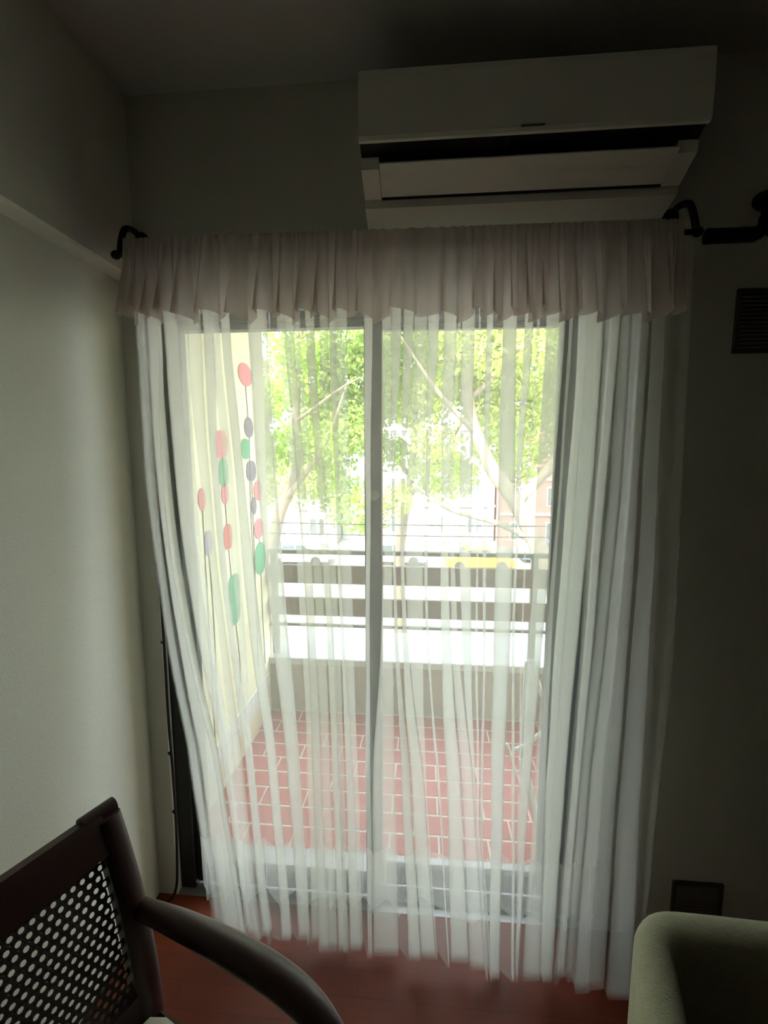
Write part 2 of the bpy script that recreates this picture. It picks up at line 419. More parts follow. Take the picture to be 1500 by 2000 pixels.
# ================================================================== CURTAINS
FOLDS = [(-0.814,-0.79,-0.8,-0.776,-0.724,-0.7,3),(-0.787,-0.747,-0.772,-0.744,-0.696,-0.648,5),(-0.747,-0.738,-0.744,-0.715,-0.646,-0.627,7),(-0.736,-0.693,-0.714,-0.671,-0.625,-0.603,5),(-0.689,-0.664,-0.669,-0.649,-0.601,-0.579,3),(-0.663,-0.623,-0.627,-0.605,-0.577,-0.548,3),(-0.622,-0.593,-0.604,-0.585,-0.547,-0.524,5),(-0.587,-0.565,-0.555,-0.531,-0.52,-0.513,3),(-0.562,-0.538,-0.529,-0.497,-0.475,-0.445,5),(-0.488,-0.433,-0.461,-0.409,-0.412,-0.373,5),(-0.424,-0.422,-0.406,-0.403,-0.37,-0.367,3),(-0.404,-0.385,-0.365,-0.344,-0.347,-0.327,3),(-0.382,-0.355,-0.343,-0.32,-0.324,-0.298,5),(-0.355,-0.338,-0.317,-0.292,-0.296,-0.27,3),(-0.323,-0.3,-0.29,-0.269,-0.268,-0.247,5),(-0.285,-0.262,-0.268,-0.245,-0.245,-0.227,3),(-0.261,-0.241,-0.242,-0.235,-0.226,-0.206,5),(-0.238,-0.209,-0.233,-0.201,-0.204,-0.186,3),(-0.16,-0.14,-0.159,-0.148,-0.157,-0.145,3),(-0.112,-0.089,-0.109,-0.086,-0.136,-0.072,3),(-0.086,-0.062,-0.083,-0.076,-0.052,-0.029,5),(-0.054,-0.03,-0.058,-0.05,-0.027,0.007,5),(-0.027,0.008,-0.045,0.004,0.008,0.017,3),(0.012,0.038,0.007,0.015,0.053,0.057,5),(0.055,0.087,0.054,0.075,0.08,0.118,5),(0.091,0.098,0.078,0.09,0.12,0.152,3),(0.102,0.134,0.107,0.136,0.154,0.16,5),(0.147,0.15,0.155,0.158,0.167,0.172,3),(0.164,0.179,0.173,0.179,0.175,0.182,5),(0.211,0.245,0.205,0.251,0.211,0.246,7),(0.268,0.287,0.254,0.261,0.269,0.275,5),(0.299,0.302,0.278,0.281,0.285,0.288,3),(0.325,0.371,0.308,0.348,0.295,0.32,5),(0.379,0.384,0.355,0.363,0.33,0.36,3),(0.4,0.419,0.384,0.404,0.362,0.379,5),(0.42,0.465,0.406,0.445,0.381,0.417,7),(0.468,0.482,0.448,0.459,0.418,0.431,5),(0.485,0.507,0.46,0.483,0.432,0.453,3),(0.508,0.531,0.486,0.512,0.456,0.478,7),(0.533,0.555,0.515,0.539,0.481,0.514,5),(0.557,0.583,0.542,0.571,0.516,0.555,7),(0.586,0.617,0.574,0.614,0.557,0.612,3)]
ZR = (1.829, 1.262, 0.665)
def fold_at(vals, z):
    a, b, c = vals; z0, z1, z2 = ZR
    if z >= z0: return a + (a-b)/(z0-z1)*(z-z0)*0.35
    if z <= z2: return c + (c-b)/(z1-z2)*(z2-z)*0.75
    return a*(z-z1)*(z-z2)/((z0-z1)*(z0-z2)) + b*(z-z0)*(z-z2)/((z1-z0)*(z1-z2)) + c*(z-z0)*(z-z1)/((z2-z0)*(z2-z1))
ZTOP = 2.135
def front_curtain():
    NR, NS = 44, 4
    rows = []
    wph = [random.uniform(0, 6.28) for _ in FOLDS]
    hemv = [random.uniform(-0.012, 0.03) for _ in FOLDS]
    for r in range(NR + 1):
        u = r / NR
        u = u ** 0.92
        zz = ZTOP*(1-u) + 0.02*u
        pts = []; pb = None
        for i, f in enumerate(FOLDS):
            a = fold_at((f[0], f[2], f[4]), zz); b = fold_at((f[1], f[3], f[5]), zz)
            wob = 0.0022*math.sin(zz*5+wph[i]) + 0.0012*math.sin(zz*13+wph[i]*2)
            a += wob; b += wob*0.6
            if b < a + 0.0025: b = a + 0.0025
            if pb is not None and a < pb + 0.0030: a = pb + 0.0030; b = max(b, a + 0.0025)
            pb = b
            a -= 0.0012; b += 0.0012
            xn = (a + 0.8) / 1.4
            yc = 1.272 - (0.012 + 0.085*min(1, max(0, xn))) * (1 - zz/2.135)**1.3
            A = 0.0045 + 0.0025*math.sin(wph[i]*3) + 0.012*max(0, 1-zz/0.5)**2
            yc += 0.010*math.sin(i*2.4) * min(1, (ZTOP-zz)*2+0.2) + 0.004*math.sin(zz*3+wph[i])
            n = {3: 5, 5: 9, 7: 11}[f[6]] if i < 36 else (3, 5, 3, 5, 3, 5, 3)[i-36]; mid, hw = (a+b)/2, (b-a)/2
            hz = (hemv[i]) * u**6
            for k in range(n*NS + 1):  # accordion passes of the pressed fold
                th = math.pi*k/NS
                e = 1 - 0.05*abs(math.sin(k*1.7+i))*(0.0 if k in (0, n*NS) else 1) if n > 3 else 1
                pts.append((mid - hw*math.cos(th)*e, yc - A + 2*A*k/(n*NS), zz + hz))
        # loose flat edge past the last fold, right
        xe, ye = pts[-1][0], pts[-1][1]
        for k in range(1, 7):
            pts.append((xe + 0.011*k*(0.4+0.6*min(1, zz)), ye + 0.006*math.sin(k*1.4) , zz))
        rows.append(pts)
    V = [p for r in rows for p in r]; w = len(rows[0])
    Fs = [(r*w+j, r*w+j+1, (r+1)*w+j+1, (r+1)*w+j) for r in range(NR) for j in range(w-1)]
    return V, Fs
def mesh_obj(name, V, Fs, m, parent=None):
    me = bpy.data.meshes.new(name); me.from_pydata(V, [], Fs); me.update(); me.shade_smooth()
    me.materials.append(m); o = bpy.data.objects.new(name, me); COL.objects.link(o)
    if parent: o.parent = parent
    return o
V, Fs = front_curtain()
tag(mesh_obj('sheer_curtain', V, Fs, SHEER), 'long white sheer curtain in deep folds hanging to the floor before the balcony door', 'curtain')

# rear sheer layer with a scalloped, doubled hem just above the sill
def rear_rows(z0, z1, nr, full=True):
    xs = []; x = -0.80
    N = 520; V = []; rows = nr + 1
    ph = 0
    for r in range(rows):
        z = z0 + (z1-z0)*r/nr
        for k in range(N+1):
            t = k/N
            X = -0.765 + 1.38*t
            squeeze = 1 - 0.02*(2.1-z)
            p = 2*math.pi*(15*t + 1.1*math.sin(5*t) + 0.5*math.sin(13*t+1))
            amp = 0.010 + 0.012*(1-z/2.1)
            Y = 1.338 + amp*math.sin(p + 0.25*math.sin(z*2+t*9))
            Xo = -0.08 + (X+0.08)*squeeze + 0.012*math.sin(2*p)*(1-z/2.3)
            sc_ = 0.018*math.sin(p) * max(0, 1-(z-z1)/0.25) if r > nr*0.6 else 0
            V.append((Xo, Y, z + sc_ - 0.0))
    Fs = [(r*(N+1)+j, r*(N+1)+j+1, (r+1)*(N+1)+j+1, (r+1)*(N+1)+j) for r in range(nr) for j in range(N)]
    return V, Fs
rc = empty('lining_curtain', (0, 1.338, 0.07))
tag(rc, 'thin white lining curtain with a scalloped hem behind the long sheer curtain', 'curtain')
V, Fs = rear_rows(2.13, 0.13, 30)
V = [(x, y-1.338, z-0.07) for x, y, z in V]
mesh_obj('drape', V, Fs, SHEER2, rc)
V2, Fs2 = rear_rows(0.27, 0.070, 12)
V2 = [(x, y-1.338-0.0012, z-0.07) for x, y, z in V2]
mesh_obj('hem', V2, Fs2, HEM, rc)

# gathered valance
def valance():
    N, NR = 900, 22; V = []
    for r in range(NR+1):
        u = r/NR
        for k in range(N+1):
            t = k/N
            z = 2.142 - 0.010*t - (0.205 + 0.016*t)*u
            p = 2*math.pi*(27*t + 1.3*math.sin(6*t+.4) + 0.6*math.sin(17*t))
            g = 1.0 if u > 0.30 else 0.35
            amp = 0.006 + 0.030*max(0, u-0.22)/0.78
            if u < 0.30: amp = 0.008
            Y = 1.222 + amp*math.sin(p) + 0.003*math.sin(3.3*p+1) - 0.012*u
            X = -0.805 + 1.425*t + 0.010*u*math.sin(2*p+0.6) * (1 if 0.01 < t < 0.99 else 0)
            X += (t-0.5)*0.02*u
            zz = z + 0.009*u*math.sin(p*0.5+1) + 0.006*u*math.sin(p+2) + (0.004*math.sin(p*1.0) if u == 0 else 0) + 0.018*(t-.3)*u*0
            V.append((X, Y, zz))
    Fs = [(r*(N+1)+j, r*(N+1)+j+1, (r+1)*(N+1)+j+1, (r+1)*(N+1)+j) for r in range(NR) for j in range(N)]
    return V, Fs
V, Fs = valance()
tag(mesh_obj('valance', V, Fs, VAL), 'gathered short valance with a wavy lower edge along the top of the curtains', 'valance')

# double curtain rod with black wall brackets
rod = tag(empty('curtain_rod', (-0.08, 1.374, 2.155)), 'double curtain rod on black brackets hidden behind the gathered valance', 'curtain rod')
def rt(pts, r, name, m=BLACKM, n=12): 
    return MB().tube([(p[0]+0.08, p[1]-1.374, p[2]-2.155) for p in pts], r, n).build(name, m, rod, True)
rt([(-0.832,1.248,2.112),(0.655,1.248,2.112)], 0.0065, 'front_rod')
rt([(-0.830,1.305,2.120),(0.655,1.305,2.120)], 0.007, 'rear_rod')
for sx in (-1, 1):
    bx_ = -0.842 if sx < 0 else 0.662
    b = rt(smooth_path([(bx_, 1.372, 2.205), (bx_, 1.33, 2.212), (bx_+0.003, 1.285, 2.195), (bx_+0.004, 1.262, 2.155), (bx_+0.006, 1.250, 2.114)], 5), 0.0085, 'bracket')
    MB().tube([(bx_+0.08, -0.002, 0.05), (bx_+0.08, -0.010, 0.05)], 0.020, 16).build('wall_plate', BLACKM, b)
    MB().ball((bx_+0.082+0.006*sx, -0.126, -0.043), (0.014, 0.011, 0.012)).build('finial', BLACKM, b, 'all')
# the neighbouring curtain pole that starts to the right
pole = tag(empty('curtain_pole', (0.86, 1.374, 2.14)), 'black curtain pole with a square end on a hooked bracket at the right edge', 'curtain pole')
def pt(mb, name): return mb.build(name, BLACKM, pole, True)
MB().tube([(0.0, -0.085, -0.022), (1.6, -0.085, -0.022)], 0.006, 12).build('pole', BLACKM, pole, True)
MB().tube([(-0.148, -0.085, -0.022), (-0.146, -0.085, -0.022), (-0.138, -0.085, -0.022), (-0.03, -0.085, -0.022), (-0.015, -0.085, -0.022)], [0.015, 0.019, 0.018, 0.018, 0.010], 14).build('finial', BLACKM, pole, True)
br = MB().tube(smooth_path([(0.03, -0.004, 0.095), (0.022, -0.03, 0.097), (0.008, -0.055, 0.075), (0.0, -0.075, 0.03), (-0.008, -0.085, 0.0), (-0.022, -0.085, -0.018)], 5), [0.013]*6+[0.012]*10+[0.016]*10, 10).build('bracket', BLACKM, pole, True)
MB().tube([(0.03, -0.001, 0.095), (0.03, -0.010, 0.095)], 0.022, 16).build('wall_plate', BLACKM, br, True)

# ================================================================== AIR CONDITIONER
ac = tag(empty('air_conditioner', (0.24, 1.374, 2.225)), 'off white wall mounted split air conditioner above the curtains', 'air conditioner')
AX0, AX1 = -0.402, 0.402
def acp(poly, x0, x1, name, m, parent=ac, sm=False):
    return MB().prism([(-d, z-2.225) for d, z in poly], 0, x0, x1).build(name, m, parent, sm)
acp([(0.0,2.495),(0.150,2.497),(0.176,2.485),(0.186,2.465),(0.187,2.335),(0.150,2.335),(0.076,2.29),(0.074,2.245),(0.070,2.228),(0.0,2.207)], AX0, AX1, 'body', ACW)
fp = acp([(0.186,2.474),(0.197,2.468),(0.200,2.455),(0.202,2.40),(0.201,2.324),(0.197,2.316),(0.187,2.316)], AX0, AX1, 'front_panel', ACW, ac)
MB().bbox(-0.02, 0.035, -0.2035, -0.2015, 0.098, 0.103, 0.0008).build('badge', mat('badge_grey', (0.12, 0.12, 0.12), 0.4), fp)
for xa, xb in ((AX0, AX0+0.045), (AX1-0.045, AX1)):
    acp([(0.150,2.334),(0.076,2.29),(0.075,2.247),(0.082,2.247),(0.150,2.279),(0.152,2.300)], xa, xb, 'end_cheek', ACW)
acp([(0.186,2.334),(0.150,2.334),(0.077,2.289),(0.077,2.272),(0.186,2.322)], AX0+0.001, AX1-0.001, 'air_outlet', ACD)
lv = acp([(0.163,2.287),(0.166,2.282),(0.13,2.264),(0.088,2.246),(0.086,2.250)], AX0+0.047, AX1-0.047, 'louver', ACW)
acp([(0.086,2.272),(0.076,2.272),(0.0765,2.2445),(0.085,2.2445)], AX0+0.047, AX1-0.047, 'outlet_slit', ACD)

# ================================================================== WALL GRILLES
def grille(loc, w, h, n, label, tilt=1):
    g = tag(empty('vent_grille', loc), label, 'vent')
    f = MB()
    f.bbox(0, w, -0.010, 0, 0, 0.012, .002); f.bbox(0, w, -0.010, 0, h-0.012, h, .002)
    f.bbox(0, 0.012, -0.010, 0, 0.012, h-0.012, .002); f.bbox(w-0.012, w, -0.010, 0, 0.012, h-0.012, .002)
    dm = mat('grille_brown', (0.05, 0.045, 0.04), 0.5)
    f.build('grille_frame', dm, g)
    MB().box(0.010, w-0.010, -0.002, -0.0005, 0.010, h-0.010).build('backing', ACD, g)
    sp = (h-0.026)/n
    me = None
    for i in range(n):
        z = 0.013 + sp*i
        if me is None:
            s_ = MB().prism([(-0.003, z0) for z0 in (0.0,)] + [(-0.010, -0.001), (-0.010, sp*0.30), (-0.003, sp*0.62)], 0, 0.012, w-0.012).build('slat', mat('grille_slat', (0.16, 0.14, 0.12), 0.5), g); me = s_.data
        else:
            s_ = bpy.data.objects.new('slat', me); COL.objects.link(s_); s_.parent = g
        s_.location = (0, 0, z)
    return g
grille((0.850, 1.374, 1.845), 0.26, 0.170, 13, 'brown louvred vent grille high on the wall at the right edge')
grille((0.815, 1.374, 0.085), 0.155, 0.125, 9, 'dark vent grille low on the wall behind the olive armchair')

# ================================================================== CABLE
cb = smooth_path([(-0.858,1.362,1.90),(-0.850,1.362,1.30),(-0.846,1.360,0.95),(-0.847,1.360,0.70),(-0.842,1.360,0.40),(-0.845,1.358,0.18),(-0.852,1.352,0.05),(-0.880,1.340,0.006),(-0.915,1.30,0.006),(-0.922,1.1,0.006),(-0.922,0.9,0.006)], 8)
cbo = tag(MB().tube(cb, 0.0045, 8).build('black_cable', mat('black_rubber', (0.01, 0.01, 0.01), 0.5), None, 'all'), 'thin black cable running down the wall left of the curtain to the floor', 'cable')
MB().tube([(-0.847,1.36,0.948),(-0.862,1.372,0.948)], 0.004, 8).build('cable_clip', BLACKM, cbo)
MB().tube([(-0.846,1.36,0.55),(-0.861,1.372,0.55)], 0.004, 8).build('cable_clip', BLACKM, cbo)
MB().tube([(-0.843,1.36,0.33),(-0.858,1.372,0.33)], 0.004, 8).build('cable_clip', BLACKM, cbo)

# ================================================================== CANE BACKED ARMCHAIR
# local frame: +X the way the chair faces, +Y towards its far side, origin on the floor under the far back corner of the seat
f2 = Vector((0.925, -0.38)); CH0 = Vector((-0.467, 0.689))
rzc = math.atan2(f2.y, f2.x)
ch = tag(empty('cane_armchair', (CH0.x, CH0.y, 0), rzc), 'dark wooden armchair with a woven cane back and curved arms', 'chair')
def chb(mb, name, m=WOODD, sm=True, parent=ch): return mb.build(name, m, parent, sm)
def loft(sections):
    """closed box loft through rectangular sections: (center xyz, half x, half y)"""
    m = MB(); k = 8; c8 = [(-1,-.6),(-.6,-1),(.6,-1),(1,-.6),(1,.6),(.6,1),(-.6,1),(-1,.6)]
    for (c, hx, hy) in sections:
        for a, b in c8: m.v.append((c[0]+a*hx, c[1]+b*hy, c[2]))
    for i in range(len(sections)-1):
        for j in range(k): m.f.append((i*k+j, i*k+(j+1) % k, (i+1)*k+(j+1) % k, (i+1)*k+j))
    m.f.append(tuple(range(k))[::-1]); m.f.append(tuple((len(sections)-1)*k+j for j in range(k)))
    return m
CW = 0.50      # back width
def stile_secs(y):
    prof = [(-0.10,0.0),(-0.055,0.20),(-0.03,0.38),(-0.022,0.52),(-0.028,0.62),(-0.042,0.70),(-0.062,0.78),(-0.092,0.86),(-0.112,0.905)]
    P = smooth_path([(a, y, z) for a, z in prof], 4)
    return [((p.x, p.y, p.z), 0.019, 0.023) for p in P]
chb(loft(stile_secs(-0.022)), 'back_post'); chb(loft(stile_secs(-CW+0.022)), 'back_post')
def xr(z):   # rake of the back at height z
    t = [(0.52,-0.022),(0.62,-0.028),(0.70,-0.042),(0.78,-0.062),(0.86,-0.092),(0.905,-0.112),(0.93,-0.122)]
    for (a, b), (c, d) in zip(t, t[1:]):
        if z <= c: return b+(d-b)*(z-a)/(c-a)
    return t[-1][1]
m = MB()
tr_ = []
for z in (0.855, 0.865, 0.88, 0.905): tr_.append((xr(z), z))
poly = [(a+0.016, z) for a, z in tr_] + [(tr_[-1][0]+0.004, 0.915), (tr_[-1][0]-0.016, 0.911)] + [(a-0.018, z) for a, z in tr_[::-1]]
m.prism(poly, 1, -CW+0.03, -0.03); chb(m, 'top_rail', WOODD, True)
m = MB().tube([(xr(.905)-0.006, -0.060, 0.9085), (xr(.905)-0.006, 0.0, 0.9085)], 0.014, 12); chb(m, 'scroll_end')
m = MB().tube([(xr(.905)-0.006, -CW, 0.9085), (xr(.905)-0.006, -CW+0.05, 0.9085)], 0.014, 12); chb(m, 'scroll_end')
m = MB(); poly = [(xr(.55)-0.014, .55), (xr(.6)-0.014, .605), (xr(.6)+0.014, .605), (xr(.55)+0.014, .55)]
m.prism(poly, 1, -CW+0.03, -0.03); chb(m, 'lower_rail')
# cane panel: open octagonal holes on a staggered lattice
cv = []; cf = []
cw, chh = 0.0150, 0.0135
y0, y1, zz0, zz1 = -CW+0.043, -0.043, 0.600, 0.860
nc = int((y1-y0)/cw); nrw = int((zz1-zz0)/chh)
for r in range(nrw):
    off = 0.5*cw*(r % 2)
    for c in range(nc):
        cy = y0 + cw*(c+0.5)+off; cz = zz0 + chh*(r+0.5)
        k = len(cv); ring = []
        N8 = 8
        for j in range(N8):
            t = math.pi/8 + 2*math.pi*j/N8
            ring.append((cy + 0.0046*math.cos(t), cz + 0.0042*math.sin(t)))
        sq = []
        for j in range(N8):
            t = math.pi/8 + 2*math.pi*j/N8; cc, ss = math.cos(t), math.sin(t); q = max(abs(cc)/(cw/2), abs(ss)/(chh/2))
            sq.append((cy+cc/q, cz+ss/q))
        # corners included by projecting; add true corners as extra triangles
        for p in ring: cv.append((xr(p[1]), p[0], p[1]))
        for p in sq: cv.append((xr(p[1]), p[0], p[1]))
        for j in range(N8): cf.append((k+j, k+(j+1) % N8, k+N8+(j+1) % N8, k+N8+j))
        cr = [(cw/2, chh/2, 0, 1), (-cw/2, chh/2, 2, 3), (-cw/2, -chh/2, 4, 5), (cw/2, -chh/2, 6, 7)]
        for a, b, i0, i1 in cr:
            cv.append((xr(cz+b), cy+a, cz+b)); cf.append((k+N8+i0, len(cv)-1, k+N8+i1))
cme = bpy.data.meshes.new('cane_weave'); cme.from_pydata(cv, [], cf); cme.materials.append(CANE)
co = bpy.data.objects.new('cane_weave', cme); COL.objects.link(co); co.parent = ch; co['kind'] = 'stuff'
sm_ = co.modifiers.new('thick', 'SOLIDIFY'); sm_.thickness = 0.0016
# arms
def arm(y, sgn):
    P = smooth_path([(-0.045, y, 0.738), (0.06, y+0.006*sgn, 0.752), (0.16, y+0.016*sgn, 0.752), (0.26, y+0.022*sgn, 0.748), (0.33, y+0.020*sgn, 0.738), (0.385, y+0.012*sgn, 0.712), (0.415, y+0.006*sgn, 0.665), (0.420, y, 0.60), (0.405, y, 0.52), (0.40, y, 0.47)], 6)
    n = len(P); rs = []
    for i in range(n):
        u = i/(n-1)
        rs.append(0.0175 + 0.009*math.sin(min(1, u/0.62)*math.pi)**1 if u < 0.62 else 0.0175+0.002*(1-u))
    mb = MB().tube(P, rs, 14, True, 0.82)
    return chb(mb, 'arm', WOODD, 'all')
arm(-0.012, 1); arm(-CW+0.012, -1)
# seat
m = MB()
sp_ = [(-0.03,-CW+0.01),(0.44,-CW-0.015),(0.455,-CW),(0.455,0),(0.44,0.015),(-0.03,-0.01)]
m.prism(sp_, 2, 0.475, 0.54); chb(m, 'seat_frame')
cu = MB(); NU, NV = 16, 16
for i in range(NU+1):
    for j in range(NV+1):
        a, b = i/NU*2-1, j/NV*2-1
        d = max(0, 1-abs(a)**5)*max(0, 1-abs(b)**5)
        cu.v.append((0.212+a*0.225, -CW/2+b*(CW/2-0.012), 0.54+0.068*d**0.40+0.012*(1-a*a)*(1-b*b)))
for i in range(NU):
    for j in range(NV): cu.f.append((i*(NV+1)+j, (i+1)*(NV+1)+j, (i+1)*(NV+1)+j+1, i*(NV+1)+j+1))
chb(cu, 'seat_cushion', SEATF, 'all')['label'] = 'beige fabric seat cushion'
for y in (-0.012, -CW+0.012):
    chb(loft([((0.41,y,0.0),0.014,0.014),((0.408,y,0.2),0.018,0.018),((0.405,y,0.48),0.021,0.021)]), 'front_leg')

# ================================================================== OLIVE ARMCHAIR (right)
so = tag(empty('tub_armchair', (0.70, 0.50, 0)), 'olive beige upholstered armchair with a thick rounded rim at the lower right', 'armchair')
def soft_u(path, w, z0, z1, r, name):
    """upholstered wall along a plan path, rounded top"""
    m = MB(); prof = []
    for k in range(9):
        t = math.pi*k/8
        prof.append((-math.cos(t)*w/2, z1 - r + math.sin(t)*r))
    prof = [(-w/2, z0)] + prof + [(w/2, z0)]
    P = [Vector((p[0]-0.70, p[1]-0.50, 0)) for p in path]; n = len(prof)
    for i, p in enumerate(P):
        d = (P[min(i+1, len(P)-1)]-P[max(i-1, 0)]).normalized(); nn = Vector((d.y, -d.x, 0))
        for a, z in prof: m.v.append((p.x+nn.x*a, p.y+nn.y*a, z))
    for i in range(len(P)-1):
        for j in range(n-1): m.f.append((i*n+j, i*n+j+1, (i+1)*n+j+1, (i+1)*n+j))
        m.f.append((i*n+n-1, i*n, (i+1)*n, (i+1)*n+n-1))
    m.f.append(tuple(range(n))); m.f.append(tuple((len(P)-1)*n+j for j in range(n))[::-1])
    return m.build(name, OLIVE, so, 'all')
up = smooth_path([(0.300,0.33,0),(0.340,0.46,0),(0.372,0.60,0),(0.398,0.685,0),(0.416,0.735,0),(0.455,0.765,0),(0.52,0.768,0),(0.64,0.764,0),(0.76,0.764,0),(0.88,0.768,0),(0.945,0.765,0),(0.984,0.735,0),(1.002,0.685,0),(1.028,0.60,0),(1.06,0.46,0),(1.10,0.33,0)], 4)
soft_u([(p.x, p.y) for p in up], 0.062, 0.16, 0.722, 0.022, 'back_and_arms')
sb = MB().prism([(-0.36,-0.20),(0.36,-0.20),(0.285,0.21),(0.22,0.235),(-0.22,0.235),(-0.285,0.21)], 2, 0.12, 0.32); sb.build('seat_base', OLIVE, so)
m = MB()
for i in range(15):
    for j in range(15):
        a, b = i/7-1, j/7-1; d = max(0, 1-abs(a)**6)*max(0, 1-abs(b)**6)
        yy = b*0.215+0.01; hw = 0.335 - 0.065*((b+1)/2)
        m.v.append((a*hw*0.95, yy, 0.32+0.10*d**0.35))
for i in range(14):
    for j in range(14): m.f.append((i*15+j, (i+1)*15+j, (i+1)*15+j+1, i*15+j+1))
m.build('seat_cushion', mat('dark_cushion', (0.05, 0.045, 0.05), 0.95, noise=0.3, nscale=70), so, 'all')
for x, y in ((-0.30,-0.15),(0.30,-0.15),(-0.22,0.18),(0.22,0.18)):
    MB().tube([(x, y, 0), (x, y, 0.13)], [0.016, 0.024], 12).build('leg', WOODD, so, True)

# ================================================================== OUTSIDE
GZ = -5.5
PAVE = mat('street_paving', (0.24, 0.235, 0.225), 0.9, noise=0.35, nscale=0.6)
tag(MB().box(-90, 90, 4.5, 120, GZ-0.3, GZ).build('street_ground', PAVE), kind='structure')
# the house the flat is in: facade above, below and beside the balcony (it shades the balcony from the sun)
FAC = mat('facade_render', (0.55, 0.50, 0.42), 0.9, noise=0.1, nscale=2)
fb = MB().box(-9, XL-0.2, YR-2, YO, GZ, 8).box(XR+0.2, 9, YR-2, YO, GZ, 8).box(XL-0.2, XR+0.2, YR-2, YO, ZC+0.25, 8).box(XL-0.2, XR+0.2, YR-0.2, YO, GZ, -0.14)
fb.build('wall_facade', FAC)['kind'] = 'structure'

BARK = mat('plane_tree_bark', (0.36, 0.30, 0.23), 0.9, noise=0.5, nscale=5, bump=0.6, bscale=12)
LF = [leaf_mat('leaves_fresh', (0.36, 0.45, 0.12), (0.50, 0.56, 0.22)), leaf_mat('leaves_mid', (0.22, 0.36, 0.08), (0.40, 0.52, 0.14)), leaf_mat('leaves_pale', (0.42, 0.52, 0.20), (0.56, 0.62, 0.28))]
def leaves(blobs, n, size, lm, parent, seed, c0):
    g = np.random.default_rng(seed)
    B = np.array(blobs, float); wts = (B[:, 3]**2); wts /= wts.sum()
    idx = g.choice(len(B), n, p=wts)
    d = g.normal(size=(n, 3)); d /= np.linalg.norm(d, axis=1)[:, None]
    rad = g.uniform(0.25, 1.0, n)**0.6
    c = B[idx, :3] + d*(rad*B[idx, 3])[:, None]*np.array([1, 1, 0.75])
    # clumps
    c += g.normal(size=(n, 3))*0.05
    a = g.normal(size=(n, 3)); a /= np.linalg.norm(a, axis=1)[:, None]
    b = np.cross(a, g.normal(size=(n, 3))); b /= np.linalg.norm(b, axis=1)[:, None]
    s = size*g.uniform(0.6, 1.3, n)[:, None]
    P = np.stack([c - a*s, c - b*s*0.55, c + a*s, c + b*s*0.55], 1).reshape(-1, 3) - np.array(c0)
    me = bpy.data.meshes.new('leaves'); me.vertices.add(4*n); me.vertices.foreach_set('co', P.ravel().astype(np.float32))
    me.loops.add(4*n); me.loops.foreach_set('vertex_index', np.arange(4*n, dtype=np.int32))
    me.polygons.add(n); me.polygons.foreach_set('loop_start', np.arange(0, 4*n, 4, dtype=np.int32))
    try: me.polygons.foreach_set('loop_total', np.full(n, 4, dtype=np.int32))
    except Exception: pass
    me.update(calc_edges=True); me.validate()
    me.materials.append(lm)
    o = bpy.data.objects.new('leaves', me); COL.objects.link(o); o.parent = parent; o['kind'] = 'stuff'
def tree(label, base, trunk, branches, blobs, n, size, lm, seed):
    t = tag(empty('tree', base), label, 'tree', 'trees beyond the balcony')
    L = lambda pts: [(p[0]-base[0], p[1]-base[1], p[2]-base[2]) for p in pts]
    tp = smooth_path(L(trunk[0]), 6); r0, r1 = trunk[1]
    MB().tube(tp, [r0+(r1-r0)*i/(len(tp)-1) for i in range(len(tp))], 12).build('trunk', BARK, t, 'all')
    for pts, ra, rb in branches:
        bp_ = smooth_path(L(pts), 5)
        MB().tube(bp_, [ra+(rb-ra)*i/(len(bp_)-1) for i in range(len(bp_))], 8).build('branch', BARK, t, 'all')
    leaves(blobs, n, size, lm, t, seed, base)
    return t
def blobcloud(seed, cx, cy, cz, sx, sy, sz, n, r0, r1):
    g = random.Random(seed)
    return [(cx+g.uniform(-sx, sx), cy+g.uniform(-sy, sy), cz+g.uniform(-sz, sz), g.uniform(r0, r1)) for _ in range(n)]
tree('near leaning tree with a thick forked trunk behind the right half of the railing', (3.3, 10, GZ),
     ([(3.4,10,GZ),(3.1,10,-2.0),(2.66,10,-0.65),(2.05,10,0.55),(1.45,10,1.40),(1.0,10,2.6),(0.8,10,4.5)], (0.26, 0.09)),
     [([(2.05,10,0.55),(2.9,10.2,1.6),(3.1,10.3,3.2),(3.3,10.5,5)],.13,.04),([(2.5,10,-0.3),(1.6,9.8,0.15),(0.6,9.6,0.45),(-0.2,9.5,1.0)],.08,.02),([(1.2,10,2.0),(0.3,9.6,2.9),(-.5,9.3,4)],.07,.02),([(1.0,10,2.8),(1.9,9.8,3.6),(2.4,9.6,4.4)],.06,.02)],
     blobcloud(1, 1.7, 10.5, 3.8, 2.4, 1.4, 2.0, 28, .6, 1.0) + blobcloud(31, 0.2, 9.9, 0.7, 1.0, .4, .3, 3, .25, .4), 20000, 0.075, LF[0], 11)
tree('pale barked tree at the left behind the railing', (-3.6, 10.5, GZ),
     ([(-3.6,10.5,GZ),(-3.7,10.5,-1.5),(-3.45,10.5,0.1),(-3.0,10.5,1.2),(-2.9,10.4,3.0),(-2.6,10.2,5)], (0.20, 0.06)),
     [([(-3.3,10.5,.5),(-2.2,10,1.8),(-1.6,9.8,3.2)],.08,.02),([(-2.9,10.4,2.4),(-1.8,9.8,3.0),(-1.3,9.5,3.2)],.045,.012)],
     blobcloud(2, -2.4, 10.6, 3.4, 1.7, 1.4, 1.9, 18, .6, 1.0) + blobcloud(22, -2.6, 10.6, 1.2, 1.3, .8, .9, 9, .45, .7), 17000, 0.075, LF[1], 12)
